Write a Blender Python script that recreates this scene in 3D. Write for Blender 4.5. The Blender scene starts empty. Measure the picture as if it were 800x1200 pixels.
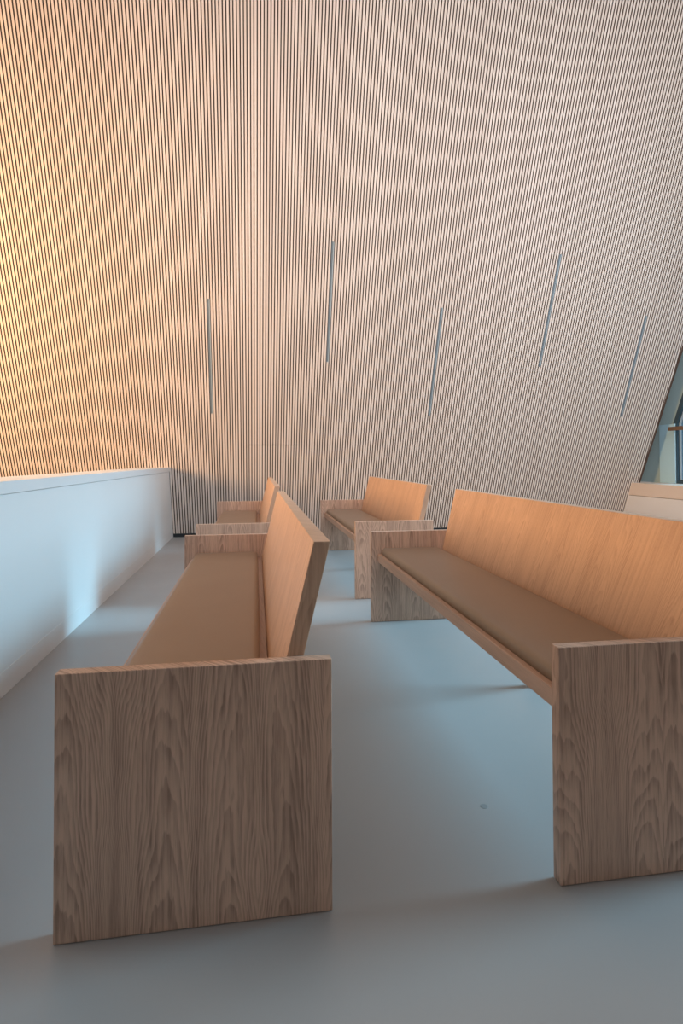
import bpy, bmesh, math, random
from mathutils import Vector, Matrix
random.seed(4)
D = bpy.data
COL = bpy.context.scene.collection
PI = math.pi

# ------------------------------------------------------------------ helpers
def link(o, parent=None):
    COL.objects.link(o)
    if parent is not None:
        o.parent = parent
    return o

def obj(name, bm, mat, parent=None, smooth=False, bevel=0.0, segs=2):
    bmesh.ops.recalc_face_normals(bm, faces=bm.faces)
    me = D.meshes.new(name)
    bm.to_mesh(me); bm.free()
    for m in (mat if isinstance(mat, (list, tuple)) else [mat]):
        me.materials.append(m)
    if smooth:
        for p in me.polygons:
            p.use_smooth = True
    o = link(D.objects.new(name, me), parent)
    if bevel:
        b = o.modifiers.new('edge', 'BEVEL')
        b.width = bevel; b.segments = segs; b.limit_method = 'ANGLE'
        b.angle_limit = math.radians(40); b.harden_normals = False
    return o

def empty(name, loc):
    e = D.objects.new(name, None); e.location = loc; e.empty_display_size = .2
    return link(e)

def tag(o, label=None, cat=None, group=None, kind=None):
    if label: o['label'] = label
    if cat: o['category'] = cat
    if group: o['group'] = group
    if kind: o['kind'] = kind
    return o

def hexa(bm, p, mi=0):
    """p: 8 points, bottom loop 0-3 and top loop 4-7"""
    v = [bm.verts.new(q) for q in p]
    fs = [(3, 2, 1, 0), (4, 5, 6, 7), (0, 1, 5, 4), (1, 2, 6, 5), (2, 3, 7, 6), (3, 0, 4, 7)]
    for f in fs:
        bm.faces.new([v[i] for i in f]).material_index = mi

def box(bm, x0, x1, y0, y1, z0, z1, mi=0):
    hexa(bm, [(x0, y0, z0), (x1, y0, z0), (x1, y1, z0), (x0, y1, z0),
              (x0, y0, z1), (x1, y0, z1), (x1, y1, z1), (x0, y1, z1)], mi)

def prism(bm, pts, axis, a, b, mi=0):
    """extrude a 2-D polygon along an axis from a to b"""
    def mk(p, t):
        return {'x': (t, p[0], p[1]), 'y': (p[0], t, p[1]), 'z': (p[0], p[1], t)}[axis]
    A = [bm.verts.new(mk(p, a)) for p in pts]; B = [bm.verts.new(mk(p, b)) for p in pts]
    bm.faces.new(A).material_index = mi; bm.faces.new(B[::-1]).material_index = mi
    n = len(pts)
    for i in range(n):
        bm.faces.new((A[i], B[i], B[(i+1) % n], A[(i+1) % n])).material_index = mi

# ------------------------------------------------------------------ materials
class NT:
    def __init__(s, name):
        s.m = D.materials.new(name); s.m.use_nodes = True
        s.t = s.m.node_tree; s.n = s.t.nodes; s.l = s.t.links
        s.b = s.n['Principled BSDF']
    def node(s, t, **k):
        n = s.n.new(t)
        for a, v in k.items(): setattr(n, a, v)
        return n
    def put(s, sock, v):
        if isinstance(v, bpy.types.NodeSocket): s.l.new(v, sock)
        else: sock.default_value = v
    def math(s, op, a, b=0.0, c=0.0, clamp=False):
        n = s.node('ShaderNodeMath', operation=op); n.use_clamp = clamp
        s.put(n.inputs[0], a); s.put(n.inputs[1], b)
        if op in ('MULTIPLY_ADD', 'SMOOTH_MIN', 'WRAP'): s.put(n.inputs[2], c)
        return n.outputs[0]
    def comb(s, x, y, z):
        n = s.node('ShaderNodeCombineXYZ')
        for i, v in enumerate((x, y, z)): s.put(n.inputs[i], v)
        return n.outputs[0]
    def noise(s, vec, scale=1.0, detail=2.0, rough=.5):
        n = s.node('ShaderNodeTexNoise'); s.put(n.inputs['Vector'], vec)
        n.inputs['Scale'].default_value = scale; n.inputs['Detail'].default_value = detail
        n.inputs['Roughness'].default_value = rough
        return n.outputs['Fac']
    def mix(s, f, a, b, blend='MIX'):
        n = s.node('ShaderNodeMix', data_type='RGBA', blend_type=blend)
        s.put(n.inputs[0], f); s.put(n.inputs[6], a); s.put(n.inputs[7], b)
        return n.outputs[2]
    def ramp(s, f, lo, hi, a=0.0, b=1.0):
        n = s.node('ShaderNodeMapRange', interpolation_type='SMOOTHSTEP')
        for i, v in enumerate((f, lo, hi, a, b)): s.put(n.inputs[i], v)
        return n.outputs[0]
    def bump(s, h, strength=.2, dist=.001):
        n = s.node('ShaderNodeBump'); n.inputs['Strength'].default_value = strength
        n.inputs['Distance'].default_value = dist
        s.put(n.inputs['Height'], h); s.l.new(n.outputs[0], s.b.inputs['Normal'])

def c4(r, g, b): return (r, g, b, 1.0)

def plain(name, col, rough=.5, var=.06, scale=3.0, spec=.4):
    t = NT(name)
    tc = t.node('ShaderNodeTexCoord').outputs['Object']
    f = t.noise(tc, scale, 4, .6)
    t.put(t.b.inputs['Base Color'], t.mix(f, c4(*[v*(1-var) for v in col]), c4(*[min(1, v*(1+var)) for v in col])))
    t.b.inputs['Roughness'].default_value = rough
    t.b.inputs['Specular IOR Level'].default_value = spec
    return t.m

def oak(name, across, along, light, dark, leaf=.168, shift=.02, seed=0.0, contrast=1.0):
    """plain-sawn oak veneer: mirrored leaves with cathedral arches, fine pores along the grain"""
    t = NT(name)
    tc = t.node('ShaderNodeTexCoord').outputs['Object']
    sp = t.node('ShaderNodeSeparateXYZ'); t.l.new(tc, sp.inputs[0])
    ax = {'x': sp.outputs[0], 'y': sp.outputs[1], 'z': sp.outputs[2]}
    third = [a for a in 'xyz' if a not in (across, along)][0]
    rnd = t.node('ShaderNodeObjectInfo').outputs['Random']
    u = t.math('ADD', t.math('ADD', ax[across], ax[third]), shift); v = ax[along]
    w = t.math('ADD', t.math('MULTIPLY', ax[third], .6), t.math('MULTIPLY', rnd, 7.0)); w = t.math('ADD', w, seed)
    leafid = t.math('FLOOR', t.math('DIVIDE', u, leaf*2))
    q = t.math('PINGPONG', u, leaf)
    wob = t.math('SUBTRACT', t.noise(t.comb(t.math('MULTIPLY', q, 5.0), t.math('MULTIPLY', v, 1.3), t.math('ADD', w, leafid)), 1.0, 2, .5), .5)
    wob2 = t.math('SUBTRACT', t.noise(t.comb(t.math('MULTIPLY', q, 30.0), t.math('MULTIPLY', v, 6.0), t.math('ADD', w, leafid)), 1.0, 3, .6), .5)
    wn_ = t.node('ShaderNodeTexWhiteNoise', noise_dimensions='1D'); t.put(wn_.inputs['W'], t.math('ADD', t.math('MULTIPLY', leafid, 3.7), t.math('ADD', t.math('MULTIPLY', rnd, 11.0), seed)))
    cen = t.math('MULTIPLY_ADD', wn_.outputs['Value'], .10, .015)
    a = t.math('ADD', t.math('SUBTRACT', q, cen), t.math('MULTIPLY', wob, .13))
    F = t.math('ADD', t.math('MULTIPLY', t.math('MULTIPLY', a, a), 1050.0), t.math('MULTIPLY', v, 8.5))
    F = t.math('ADD', F, t.math('MULTIPLY', wob, 7.0))
    F = t.math('ADD', F, t.math('MULTIPLY', wob2, 1.6))
    fr = t.math('FRACT', F)
    ring = t.math('MULTIPLY', t.ramp(fr, .05, .9), t.math('SUBTRACT', 1.0, t.ramp(fr, .88, 1.0)))
    streak = t.noise(t.comb(t.math('MULTIPLY', u, 95.0), t.math('MULTIPLY', v, 2.5), w), 1.0, 3, .6)
    pore = t.noise(t.comb(t.math('MULTIPLY', u, 520.0), t.math('MULTIPLY', v, 16.0), t.math('MULTIPLY', ax[third], 400.0)), 1.0, 2, .6)
    big = t.noise(t.comb(t.math('MULTIPLY', u, 7.0), t.math('MULTIPLY', v, 1.6), w), 1.0, 2, .5)
    d = t.math('MULTIPLY', t.math('MULTIPLY', ring, t.ramp(streak, .25, .75, .45, 1.0)), .55*contrast)
    d = t.math('ADD', d, t.math('MULTIPLY', t.ramp(streak, .38, .72), .30*contrast))
    d = t.math('ADD', d, t.math('MULTIPLY', t.ramp(pore, .52, .72), .30*contrast))
    d = t.math('ADD', d, t.math('MULTIPLY', t.math('SUBTRACT', big, .5), .9*contrast), clamp=True)
    t.put(t.b.inputs['Base Color'], t.mix(d, c4(*light), c4(*dark)))
    t.b.inputs['Roughness'].default_value = .48
    t.b.inputs['Specular IOR Level'].default_value = .35
    t.bump(t.math('SUBTRACT', 1.0, pore), .12, .0006)
    return t.m

OL, OD = (.62, .425, .325), (.32, .21, .16)
M_panel = oak('oak veneer upright', 'x', 'z', (.66, .455, .345), (.30, .197, .15), seed=1.3, leaf=.172, shift=.035, contrast=1.15)
M_back = oak('oak veneer backrest', 'y', 'z', (.62, .42, .30), (.38, .24, .165), seed=4.1, leaf=.21, shift=.05, contrast=.9)
M_seat = oak('oak veneer seat', 'x', 'y', OL, OD, seed=8.0, contrast=.7)

# cushion leather
t = NT('beige leather')
tc = t.node('ShaderNodeTexCoord').outputs['Object']
f = t.noise(tc, 4.0, 3, .5)
t.put(t.b.inputs['Base Color'], t.mix(f, c4(.275, .205, .152), c4(.31, .232, .172)))
t.b.inputs['Roughness'].default_value = .42
t.b.inputs['Specular IOR Level'].default_value = .45
vo = t.node('ShaderNodeTexVoronoi'); t.put(vo.inputs['Vector'], tc); vo.inputs['Scale'].default_value = 900
t.bump(vo.outputs['Distance'], .12, .0004)
M_leather = t.m

# poured floor
t = NT('poured grey floor')
tc = t.node('ShaderNodeTexCoord').outputs['Object']
f = t.noise(tc, .9, 5, .55); g = t.noise(tc, 60.0, 2, .5)
base = t.mix(f, c4(.40, .395, .395), c4(.435, .43, .43))
base = t.mix(t.math('MULTIPLY', t.ramp(g, .62, .8), .10), base, c4(.30, .32, .33))
t.put(t.b.inputs['Base Color'], base)
t.put(t.b.inputs['Roughness'], t.ramp(t.noise(tc, 1.7, 4, .6), .3, .7, .40, .50))
t.b.inputs['Specular IOR Level'].default_value = .5
M_floor = t.m

# slats: every slat a slightly different shade
t = NT('pale ash slats')
geo = t.node('ShaderNodeNewGeometry').outputs['Random Per Island']
tc = t.node('ShaderNodeTexCoord').outputs['Object']
sp = t.node('ShaderNodeSeparateXYZ'); t.l.new(tc, sp.inputs[0])
gr = t.noise(t.comb(t.math('MULTIPLY', sp.outputs[0], 90.0), t.math('ADD', t.math('MULTIPLY', sp.outputs[2], 2.2), t.math('MULTIPLY', geo, 50.0)), 0.0), 1.0, 4, .6)
patch = t.noise(t.comb(t.math('MULTIPLY', sp.outputs[0], 1.2), t.math('MULTIPLY', sp.outputs[2], 2.5), 0.0), 1.0, 3, .6)
c = t.mix(geo, c4(.69, .60, .535), c4(.78, .69, .625))
c = t.mix(t.math('MULTIPLY', t.ramp(gr, .4, .75), .18), c, c4(.58, .47, .39))
c = t.mix(t.math('MULTIPLY', t.ramp(patch, .55, .8), .18), c, c4(.64, .48, .37))
t.put(t.b.inputs['Base Color'], c)
t.b.inputs['Roughness'].default_value = .6
t.b.inputs['Specular IOR Level'].default_value = .25
M_slat = t.m

M_felt = plain('dark brown felt', (.075, .052, .042), .95, .1, 20, .1)
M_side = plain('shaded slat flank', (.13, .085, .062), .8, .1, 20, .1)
M_white = plain('white paint', (.80, .80, .80), .55, .015, 2.0, .3)
M_cap = plain('white cap', (.78, .79, .80), .45, .015, 2.0, .35)
M_sill = plain('warm white board', (.74, .64, .56), .5, .02, 2.0, .35)
M_grey = plain('grey green plaster', (.44, .60, .62), .75, .06, 1.5, .25)
M_frame = plain('dark blue grey metal', (.035, .075, .105), .4, .05, 4, .5)
M_post = plain('white paint daylight tinted', (.46, .72, .84), .5, .02, 3, .3)  # white post; blue window light is mixed into its colour
M_black = plain('black plinth', (.035, .042, .048), .6, .1, 8, .3)
M_edge = plain('dark brown edge', (.09, .055, .04), .6, .1, 8, .3)
M_edge_w = plain('pale edge', (.46, .33, .25), .6, .08, 8, .3)
M_slot = plain('slot grey', (.15, .19, .22), .45, .04, 5, .4)
M_slot2 = plain('slot pale', (.34, .40, .43), .4, .04, 5, .4)
M_rail = plain('brown rail', (.16, .095, .055), .5, .12, 9, .4)
M_plug = plain('grey plug', (.30, .32, .33), .5, .1, 60, .4)

t = NT('window glass')
tr = t.node('ShaderNodeBsdfTransparent'); tr.inputs[0].default_value = c4(.40, .49, .52)
gl = t.node('ShaderNodeBsdfGlossy'); gl.inputs[0].default_value = c4(.8, .85, .9); gl.inputs['Roughness'].default_value = .03
fr = t.node('ShaderNodeFresnel'); fr.inputs[0].default_value = 1.45
mx = t.node('ShaderNodeMixShader'); t.l.new(fr.outputs[0], mx.inputs[0]); t.l.new(tr.outputs[0], mx.inputs[1]); t.l.new(gl.outputs[0], mx.inputs[2])
t.l.new(mx.outputs[0], t.n['Material Output'].inputs[0])
M_glass = t.m

# ------------------------------------------------------------------ room
LEAN = math.tan(math.radians(23.0)); YB = 8.74           # slatted wall leans towards the room
PITCH = .0377; SW = .0236; SD = .013
def wy(z): return YB - LEAN*z

FX0, FX1, FY0 = -1.58, 7.2, -4.0
bm = bmesh.new(); box(bm, FX0, FX1, FY0, 9.9, -.12, 0)
tag(obj('floor', bm, M_floor), kind='structure')
bm = bmesh.new(); box(bm, -8.0, FX0, FY0, 9.9, -3.0, -2.9)
tag(obj('floor_lower', bm, M_floor), kind='structure')

# slatted wall: felt backing plane + slats, in one mesh
ZTOP, ZLOW = 8.2, -1.4
X0, X1 = -5.6, 6.345
def edge_x(z): return 6.20 + .05*z                       # the far edge of the panel runs slightly outwards
SX0 = .982 - 175*PITCH                                    # slat grid passes through the slots
slots = [(-.585, 1.795, 3.23), (.978, 2.50, 3.94), (2.54, 1.795, 3.23), (4.10, 2.50, 3.94), (5.62, 1.80, 3.225)]
slots = [(SX0 + round((x-SX0)/PITCH)*PITCH, a, b) for x, a, b in slots]
bm = bmesh.new()
def wedge(x0, x1, z0, z1, d0, d1, mi, side=None):
    """slab lying on the leaning plane, d = distance in front of it"""
    n = Vector((0, -1, -LEAN)).normalized()
    pts = []
    for z in (z0, z1):
        for (x, d) in ((x0, d1), (x1, d1), (x1, d0), (x0, d0)):
            pts.append((x, wy(z)+n.y*d, z+n.z*d))
    hexa(bm, pts, mi)
    if side is not None:
        bm.faces.ensure_lookup_table()
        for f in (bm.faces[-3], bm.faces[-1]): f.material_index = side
def felt(xa, xb, za, zb): wedge(xa, xb, za, zb, -.12, -SD, 1)
felt(X0, 6.19, ZLOW, ZTOP)
# sloping last strip of the backing
n = Vector((0, -1, -LEAN)).normalized()
def wp(x, z, d): return (x, wy(z)+n.y*d, z+n.z*d)
hexa(bm, [wp(6.19, 0, -SD), wp(edge_x(0), 0, -SD), wp(edge_x(0), 0, -.12), wp(6.19, 0, -.12),
          wp(6.19, ZTOP, -SD), wp(edge_x(ZTOP), ZTOP, -SD), wp(edge_x(ZTOP), ZTOP, -.12), wp(6.19, ZTOP, -.12)], 1)
HATCH = (-.08, .62, 1.36)
i = 0
while True:
    x = SX0 + i*PITCH; i += 1
    if x < X0: continue
    if x - SW/2 > edge_x(ZTOP): break
    a = -.0 if x > -1.6 else ZLOW
    z0 = .045 if x > -1.6 else ZLOW
    if x > edge_x(z0): z0 = (x - 6.20)/.05
    if z0 > ZTOP - .1: continue
    cuts = []
    for sx, za, zb in slots:
        if abs(sx - x) < PITCH*.5: cuts.append((za, zb))
    if HATCH[0] < x < HATCH[1]: cuts.append((HATCH[2], HATCH[2]+.007))
    segs = []; z = z0
    for za, zb in sorted(cuts): segs.append((z, za)); z = zb
    segs.append((z, ZTOP))
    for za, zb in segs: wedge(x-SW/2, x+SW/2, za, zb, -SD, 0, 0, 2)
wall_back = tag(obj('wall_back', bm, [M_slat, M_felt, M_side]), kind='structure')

# dark edge of the slatted wall
bm = bmesh.new()
for (da, db, ma, o0, o1) in ((-.13, .004, 0, -.012, .022),):
    hexa(bm, [wp(edge_x(.3)+o0, .3, db), wp(edge_x(.3)+o1, .3, db), wp(edge_x(.3)+o1, .3, da), wp(edge_x(.3)+o0, .3, da),
              wp(edge_x(ZTOP)+o0, ZTOP, db), wp(edge_x(ZTOP)+o1, ZTOP, db), wp(edge_x(ZTOP)+o1, ZTOP, da), wp(edge_x(ZTOP)+o0, ZTOP, da)])
tag(obj('trim_1', bm, M_edge), kind='structure')

# black plinth under the slats
bm = bmesh.new(); prism(bm, [(wy(0)-.012, 0), (wy(.052)-.012+0.0, .052), (wy(.052)+.03, .052), (wy(0)+.03, 0)], 'x', -1.219, 6.11)
tag(obj('baseboard_back', bm, M_black), kind='structure')

# low white wall beside the stair void, with capping
PX = -1.222
def yend(z, off=.0): return wy(z) - off
bm = bmesh.new(); prism(bm, [(FY0, 0), (yend(0), 0), (yend(.985), .985), (FY0, .985)], 'x', PX-.33, PX)
tag(obj('wall_left', bm, M_white), kind='structure')
bm = bmesh.new(); prism(bm, [(FY0, .988), (yend(.988), .988), (yend(1.05), 1.05), (FY0, 1.05)], 'x', PX-.345, PX+.008)
tag(obj('trim_2', bm, M_cap), kind='structure')
bm = bmesh.new(); prism(bm, [(FY0, 0), (yend(0)-.002, 0), (yend(.12)-.002, .12), (FY0, .12)], 'x', PX, PX+.0025)
tag(obj('baseboard_left', bm, M_white), kind='structure')

# low wall with a broad pale board under the windows
LX, RX = 6.11, 6.60
bm = bmesh.new(); prism(bm, [(FY0, 0), (yend(0), 0), (yend(.545), .545), (FY0, .545)], 'x', LX+.006, RX)
tag(obj('wall_right', bm, M_white), kind='structure')
bm = bmesh.new()
prism(bm, [(FY0, .552), (yend(.552), .552), (yend(.755), .755), (FY0, .755)], 'x', LX, RX+.0)
box(bm, 6.30, RX, yend(.755)+.16, 9.6, .70, .755)
tag(obj('trim_3', bm, M_sill), kind='structure')

# grey window wall beyond, with one tall window whose far jamb is cut parallel to the leaning slats
WZ0, WZK, WZ1 = .755, 1.72, 5.2
WYN, WYK = 1.35, 8.035
def wjy(z): return WYK if z <= WZK else WYK - .46*(z-WZK)
bm = bmesh.new()
prism(bm, [(WYK, 0), (9.9, 0), (9.9, ZTOP), (wjy(WZ1), ZTOP), (wjy(WZ1), WZ1), (WYK, WZK)], 'x', RX, RX+.25)
prism(bm, [(FY0, 0), (WYN, 0), (WYN, ZTOP), (FY0, ZTOP)], 'x', RX, RX+.25)  # unseen near stretch, made solid to keep daylight off the front floor
prism(bm, [(WYN, WZ1), (wjy(WZ1), WZ1), (wjy(WZ1), ZTOP), (WYN, ZTOP)], 'x', RX, RX+.25)
prism(bm, [(WYN, 0), (WYK, 0), (WYK, WZ0-.03), (WYN, WZ0-.03)], 'x', RX, RX+.25)
tag(obj('wall_right_upper', bm, M_grey), kind='structure')

wn = empty('window_1', (0, 0, 0)); wn['kind'] = 'structure'
inner = [(WYN, WZ0-.03), (WYK, WZ0-.03), (WYK, WZK), (wjy(WZ1), WZ1), (WYN, WZ1)]
cx = sum(p[0] for p in inner)/5; cz = sum(p[1] for p in inner)/5
def inset(pts, w):
    out = []; n_ = len(pts)
    for k in range(n_):
        p0, p1, p2 = Vector(pts[k-1]), Vector(pts[k]), Vector(pts[(k+1) % n_])
        d1 = (p1-p0).normalized(); d2 = (p2-p1).normalized()
        n1 = Vector((-d1.y, d1.x)); n2 = Vector((-d2.y, d2.x))
        b = (n1+n2).normalized(); out.append(tuple(p1 + b*w/max(.3, b.dot(n1))))
    return out
def ring(bm, a, b, x0, x1):
    n_ = len(a)
    for k in range(n_):
        q = [a[k], a[(k+1) % n_], b[(k+1) % n_], b[k]]
        hexa(bm, [(x0,)+q[0], (x0,)+q[1], (x0,)+q[2], (x0,)+q[3], (x1,)+q[0], (x1,)+q[1], (x1,)+q[2], (x1,)+q[3]])
i1 = inset(inner, .075); i2 = inset(inner, .085); i3 = inset(inner, .095)
bm = bmesh.new(); ring(bm, inner, i1, RX-.03, RX+.08); obj('window_frame', bm, M_frame, wn)
bm = bmesh.new(); ring(bm, i2, i3, RX-.0, RX+.06); obj('glazing_bead', bm, M_slot2, wn)
bm = bmesh.new(); prism(bm, i1, 'x', RX+.035, RX+.047); obj('glass_pane', bm, M_glass, wn)

# white post at the foot of the slanted jamb, timber rail and dark wedge
bm = bmesh.new(); box(bm, 6.55, 6.568, 7.985, 8.33, .757, 1.70)
tag(obj('window_post', bm, M_post, bevel=.003), 'short white rectangular post on the window ledge beside the leaning slatted wall', 'post')
bm = bmesh.new(); box(bm, 6.40, 6.445, 1.5, 7.95, 1.585, 1.645); 
hr = empty('handrail', (6.42, 8.0, 1.61))
o = obj('rail', bm, M_rail, hr, bevel=.004); o.location = -hr.location
for ya in (1.6, 7.90):
    bm = bmesh.new(); box(bm, 6.44, 6.572, ya, ya+.03, 1.60, 1.63)
    o = obj('bracket', bm, M_rail, hr); o.location = -hr.location
tag(hr, 'brown timber rail running in front of the window glass from the white post', 'rail')

# ------------------------------------------------------------------ slot lights
def slot_light(x, za, zb, label):
    r = empty('recessed_light', (x, wy(za), za))
    for nm, xa, xb, da, db, m in (('light_housing', -.0175, .0035, -.012, -.001, M_slot), ('light_cover', .004, .0175, -.012, .0005, M_slot2)):
        bm = bmesh.new()
        pts = []
        for z in (za+.002, zb-.002):
            for (xx, d) in ((xa, db), (xb, db), (xb, da), (xa, da)):
                p = wp(x+xx, z, d); pts.append((p[0]-x, p[1]-wy(za), p[2]-za))
        hexa(bm, pts); obj(nm, bm, m, r)
    return tag(r, label, 'light', 'recessed light strips in the slatted wall')
SL = ['thin grey recessed light strip in the orange-lit slats, nearest the low white wall',
      'higher thin recessed light strip above the far benches, second from the low white wall',
      'lower thin recessed light strip hanging between the two higher strips of the slatted wall',
      'higher thin recessed light strip, second from the window end of the slatted wall',
      'thin blue grey recessed light strip closest to the window and leaning wall edge']
for (x, a, b), lb in zip(slots, SL): slot_light(x, a, b, lb)

bm = bmesh.new(); bmesh.ops.create_cone(bm, cap_ends=True, segments=32, radius1=.013, radius2=.012, depth=.001)
o = tag(obj('floor_plug', bm, M_plug), 'tiny round grey plug set flush in the open floor between the two nearest benches', 'floor plug')
o.location = (.747, 1.792, .0006)

# ------------------------------------------------------------------ bench
W, H, T, BL = .669, .6386, .038, 2.53
INS, ZT, ZB = .047, .480, .425
SL_B = (.6266-.5555)/(.9341-.6386)
def back_x(z): return .5555 + SL_B*(z-.6386)
def rounded_slab(x0, x1, y0, y1, z0, z1, r, crown, nx=16, ny=60):
    """soft cushion: superelliptic rounding towards the edges plus a slight crown"""
    bm = bmesh.new()
    def axis(a, b, n_):
        out = []
        for k in range(7): out.append(a + r*(1-math.cos(k/6*PI/2)))
        m = n_
        for k in range(1, m): out.append(a+r + (b-a-2*r)*k/m)
        for k in range(7): out.append(b - r*(1-math.cos((6-k)/6*PI/2)))
        return out
    xs, ys = axis(x0, x1, nx), axis(y0, y1, ny)
    def top(x, y):
        dx = max(0, r-min(x-x0, x1-x))/r; dy = max(0, r-min(y-y0, y1-y))/r
        d = min(1, math.hypot(dx, dy))
        h = math.sqrt(max(0, 1-d*d))
        cr = crown*(1-(2*(x-x0)/(x1-x0)-1)**4)*(1-(2*(y-y0)/(y1-y0)-1)**16)
        return z1 - r*.85*(1-h) + cr - .0
    g = [[bm.verts.new((x, y, top(x, y))) for y in ys] for x in xs]
    b = [[bm.verts.new((x, y, z0)) for y in ys] for x in xs]
    # round the plan corners
    for grid in (g, b):
        for i_, x in enumerate(xs):
            for j, y in enumerate(ys):
                v = grid[i_][j]
                sx = -1 if x < (x0+x1)/2 else 1; sy = -1 if y < (y0+y1)/2 else 1
                ccx = x0+r if sx < 0 else x1-r; ccy = y0+r if sy < 0 else y1-r
                ex, ey = (x-ccx)*sx, (y-ccy)*sy
                if ex > 0 and ey > 0:
                    a_, b_ = ex/r, ey/r
                    v.co.x = ccx + sx*r*a_*math.sqrt(1-b_*b_/2); v.co.y = ccy + sy*r*b_*math.sqrt(1-a_*a_/2)
    nx_, ny_ = len(xs), len(ys)
    for i_ in range(nx_-1):
        for j in range(ny_-1):
            bm.faces.new((g[i_][j], g[i_+1][j], g[i_+1][j+1], g[i_][j+1]))
            bm.faces.new((b[i_][j], b[i_][j+1], b[i_+1][j+1], b[i_+1][j]))
    per = [(i_, 0) for i_ in range(nx_)] + [(nx_-1, j) for j in range(1, ny_)] + [(i_, ny_-1) for i_ in range(nx_-2, -1, -1)] + [(0, j) for j in range(ny_-2, 0, -1)]
    for k in range(len(per)):
        p, q = per[k], per[(k+1) % len(per)]
        bm.faces.new((g[p[0]][p[1]], b[p[0]][p[1]], b[q[0]][q[1]], g[q[0]][q[1]]))
    return bm

def make_bench():
    r = empty('bench', (0, 0, 0))
    for y0 in (0, BL-T):
        bm = bmesh.new(); box(bm, 0, W, y0, y0+T, .002, H)
        obj('end_panel', bm, M_panel, r, bevel=.0022)
    bm = bmesh.new(); box(bm, INS, back_x(ZT)-.002, T+.0005, BL-T-.0005, ZB, ZT)
    obj('seat', bm, M_seat, r, bevel=.002)
    bm = bmesh.new(); zb, zt, th = ZB, .9341, .0454
    prism(bm, [(back_x(zb), zb), (back_x(zb)+th, zb), (back_x(zt)+th, zt), (back_x(zt), zt)], 'y', T+.0005, BL-T-.0005)
    obj('backrest', bm, M_back, r, bevel=.002)
    obj('seat_cushion', rounded_slab(.070, .490, T+.006, BL-T-.006, ZT+.0005, .523, .026, .006), M_leather, r, smooth=True)
    bm = bmesh.new(); box(bm, .56, .645, BL/2-.02, BL/2+.02, .002, ZB-.0005)
    obj('support_leg', bm, M_panel, r, bevel=.002)
    return r

def copy_tree(o):
    c = o.copy(); COL.objects.link(c)
    for ch in list(o.children):
        d = ch.copy(); COL.objects.link(d); d.parent = c
    return c
proto = make_bench()
spots = [((-.4759, 1.4414), 'nearest oak bench beside the low white wall, its broad end panel facing the viewer'),
         ((.8093, 1.4256), 'nearer oak bench on the window side, showing its long orange backrest and beige cushion'),
         ((.8118, 4.5781), 'far oak bench behind the long backrest one, standing in front of the slatted wall'),
         ((-.4727, 4.6086), 'far oak bench beside the low white wall, mostly hidden behind the nearest bench')]
for k, ((x, y), lb) in enumerate(spots):
    o = proto if k == 0 else copy_tree(proto)
    o.location = (x, y, 0)
    tag(o, lb, 'bench', 'oak benches with beige seat cushions')

# ------------------------------------------------------------------ light
def area(name, loc, target, sx, sy, power, col, spread=180):
    l = D.lights.new(name, 'AREA'); l.shape = 'RECTANGLE'; l.size = sx; l.size_y = sy
    l.energy = power; l.color = col; l.spread = math.radians(spread)
    o = D.objects.new(name, l); link(o); o.location = loc
    o.rotation_euler = (Vector(target)-Vector(loc)).to_track_quat('-Z', 'Y').to_euler()
    return o
for el, en, an in ((14, 2.6, 15), (31, 15.0, 20)):        # pale sky light through the tall window
    sun = D.lights.new('daylight', 'SUN'); sun.energy = en; sun.angle = math.radians(an); sun.color = (.56, .84, 1.0)
    so = link(D.objects.new('daylight', sun)); e = math.radians(el)
    so.rotation_euler = Vector((-math.cos(e), -.02, -math.sin(e))).to_track_quat('-Z', 'Y').to_euler()
area('warm_lamp', (-5.7, 3.9, 2.3), (-.6, 7.0, 2.4), 1.6, 1.6, 480, (1.0, .57, .26))
area('wall_fill', (3.0, 0.0, 5.2), (3.2, 7.0, 3.6), 8.0, 1.5, 165, (.93, .95, 1.0), 100)  # unseen fill lamp, added to brighten the slatted wall
area('window_light', (6.42, 3.1, 2.3), (3.2, 3.9, 1.6), 3.4, 2.6, 135, (.80, .91, 1.0))
area('warm_top_fill', (-4.2, 2.6, 4.6), (.6, 3.2, .4), 2.0, 2.0, 85, (1.0, .62, .36))  # added warm fill without a fixture, for panel tops, backrests and cushions

w = D.worlds.new('sky'); bpy.context.scene.world = w; w.use_nodes = True
bg = w.node_tree.nodes['Background']; bg.inputs[0].default_value = c4(.82, .72, .68); bg.inputs[1].default_value = .28

# ------------------------------------------------------------------ camera
F, CY = 658.4341, 526.0228
yaw, pit, rol = [math.radians(v) for v in (8.6862, 1.1071, -.2075)]
R0 = Vector((math.cos(yaw), -math.sin(yaw), 0)); F0 = Vector((math.sin(yaw), math.cos(yaw), 0)); U0 = Vector((0, 0, 1))
F1 = F0*math.cos(pit) + U0*math.sin(pit); U1 = -F0*math.sin(pit) + U0*math.cos(pit)
R2 = R0*math.cos(rol) + U1*math.sin(rol); U2 = -R0*math.sin(rol) + U1*math.cos(rol)
cam = D.cameras.new('camera'); co = link(D.objects.new('camera', cam))
cam.sensor_fit = 'HORIZONTAL'; cam.sensor_width = 36; cam.lens = F/800*36
cam.shift_y = -(600-CY)/800; cam.clip_start = .05
m = Matrix.Identity(4)
for i_ in range(3):
    m[i_][0] = R2[i_]; m[i_][1] = U2[i_]; m[i_][2] = -F1[i_]
m[2][3] = 1.15
co.matrix_world = m
bpy.context.scene.camera = co
vs = bpy.context.scene.view_settings
vs.view_transform = 'Standard'; vs.look = 'None'; vs.exposure = 0; vs.gamma = 1
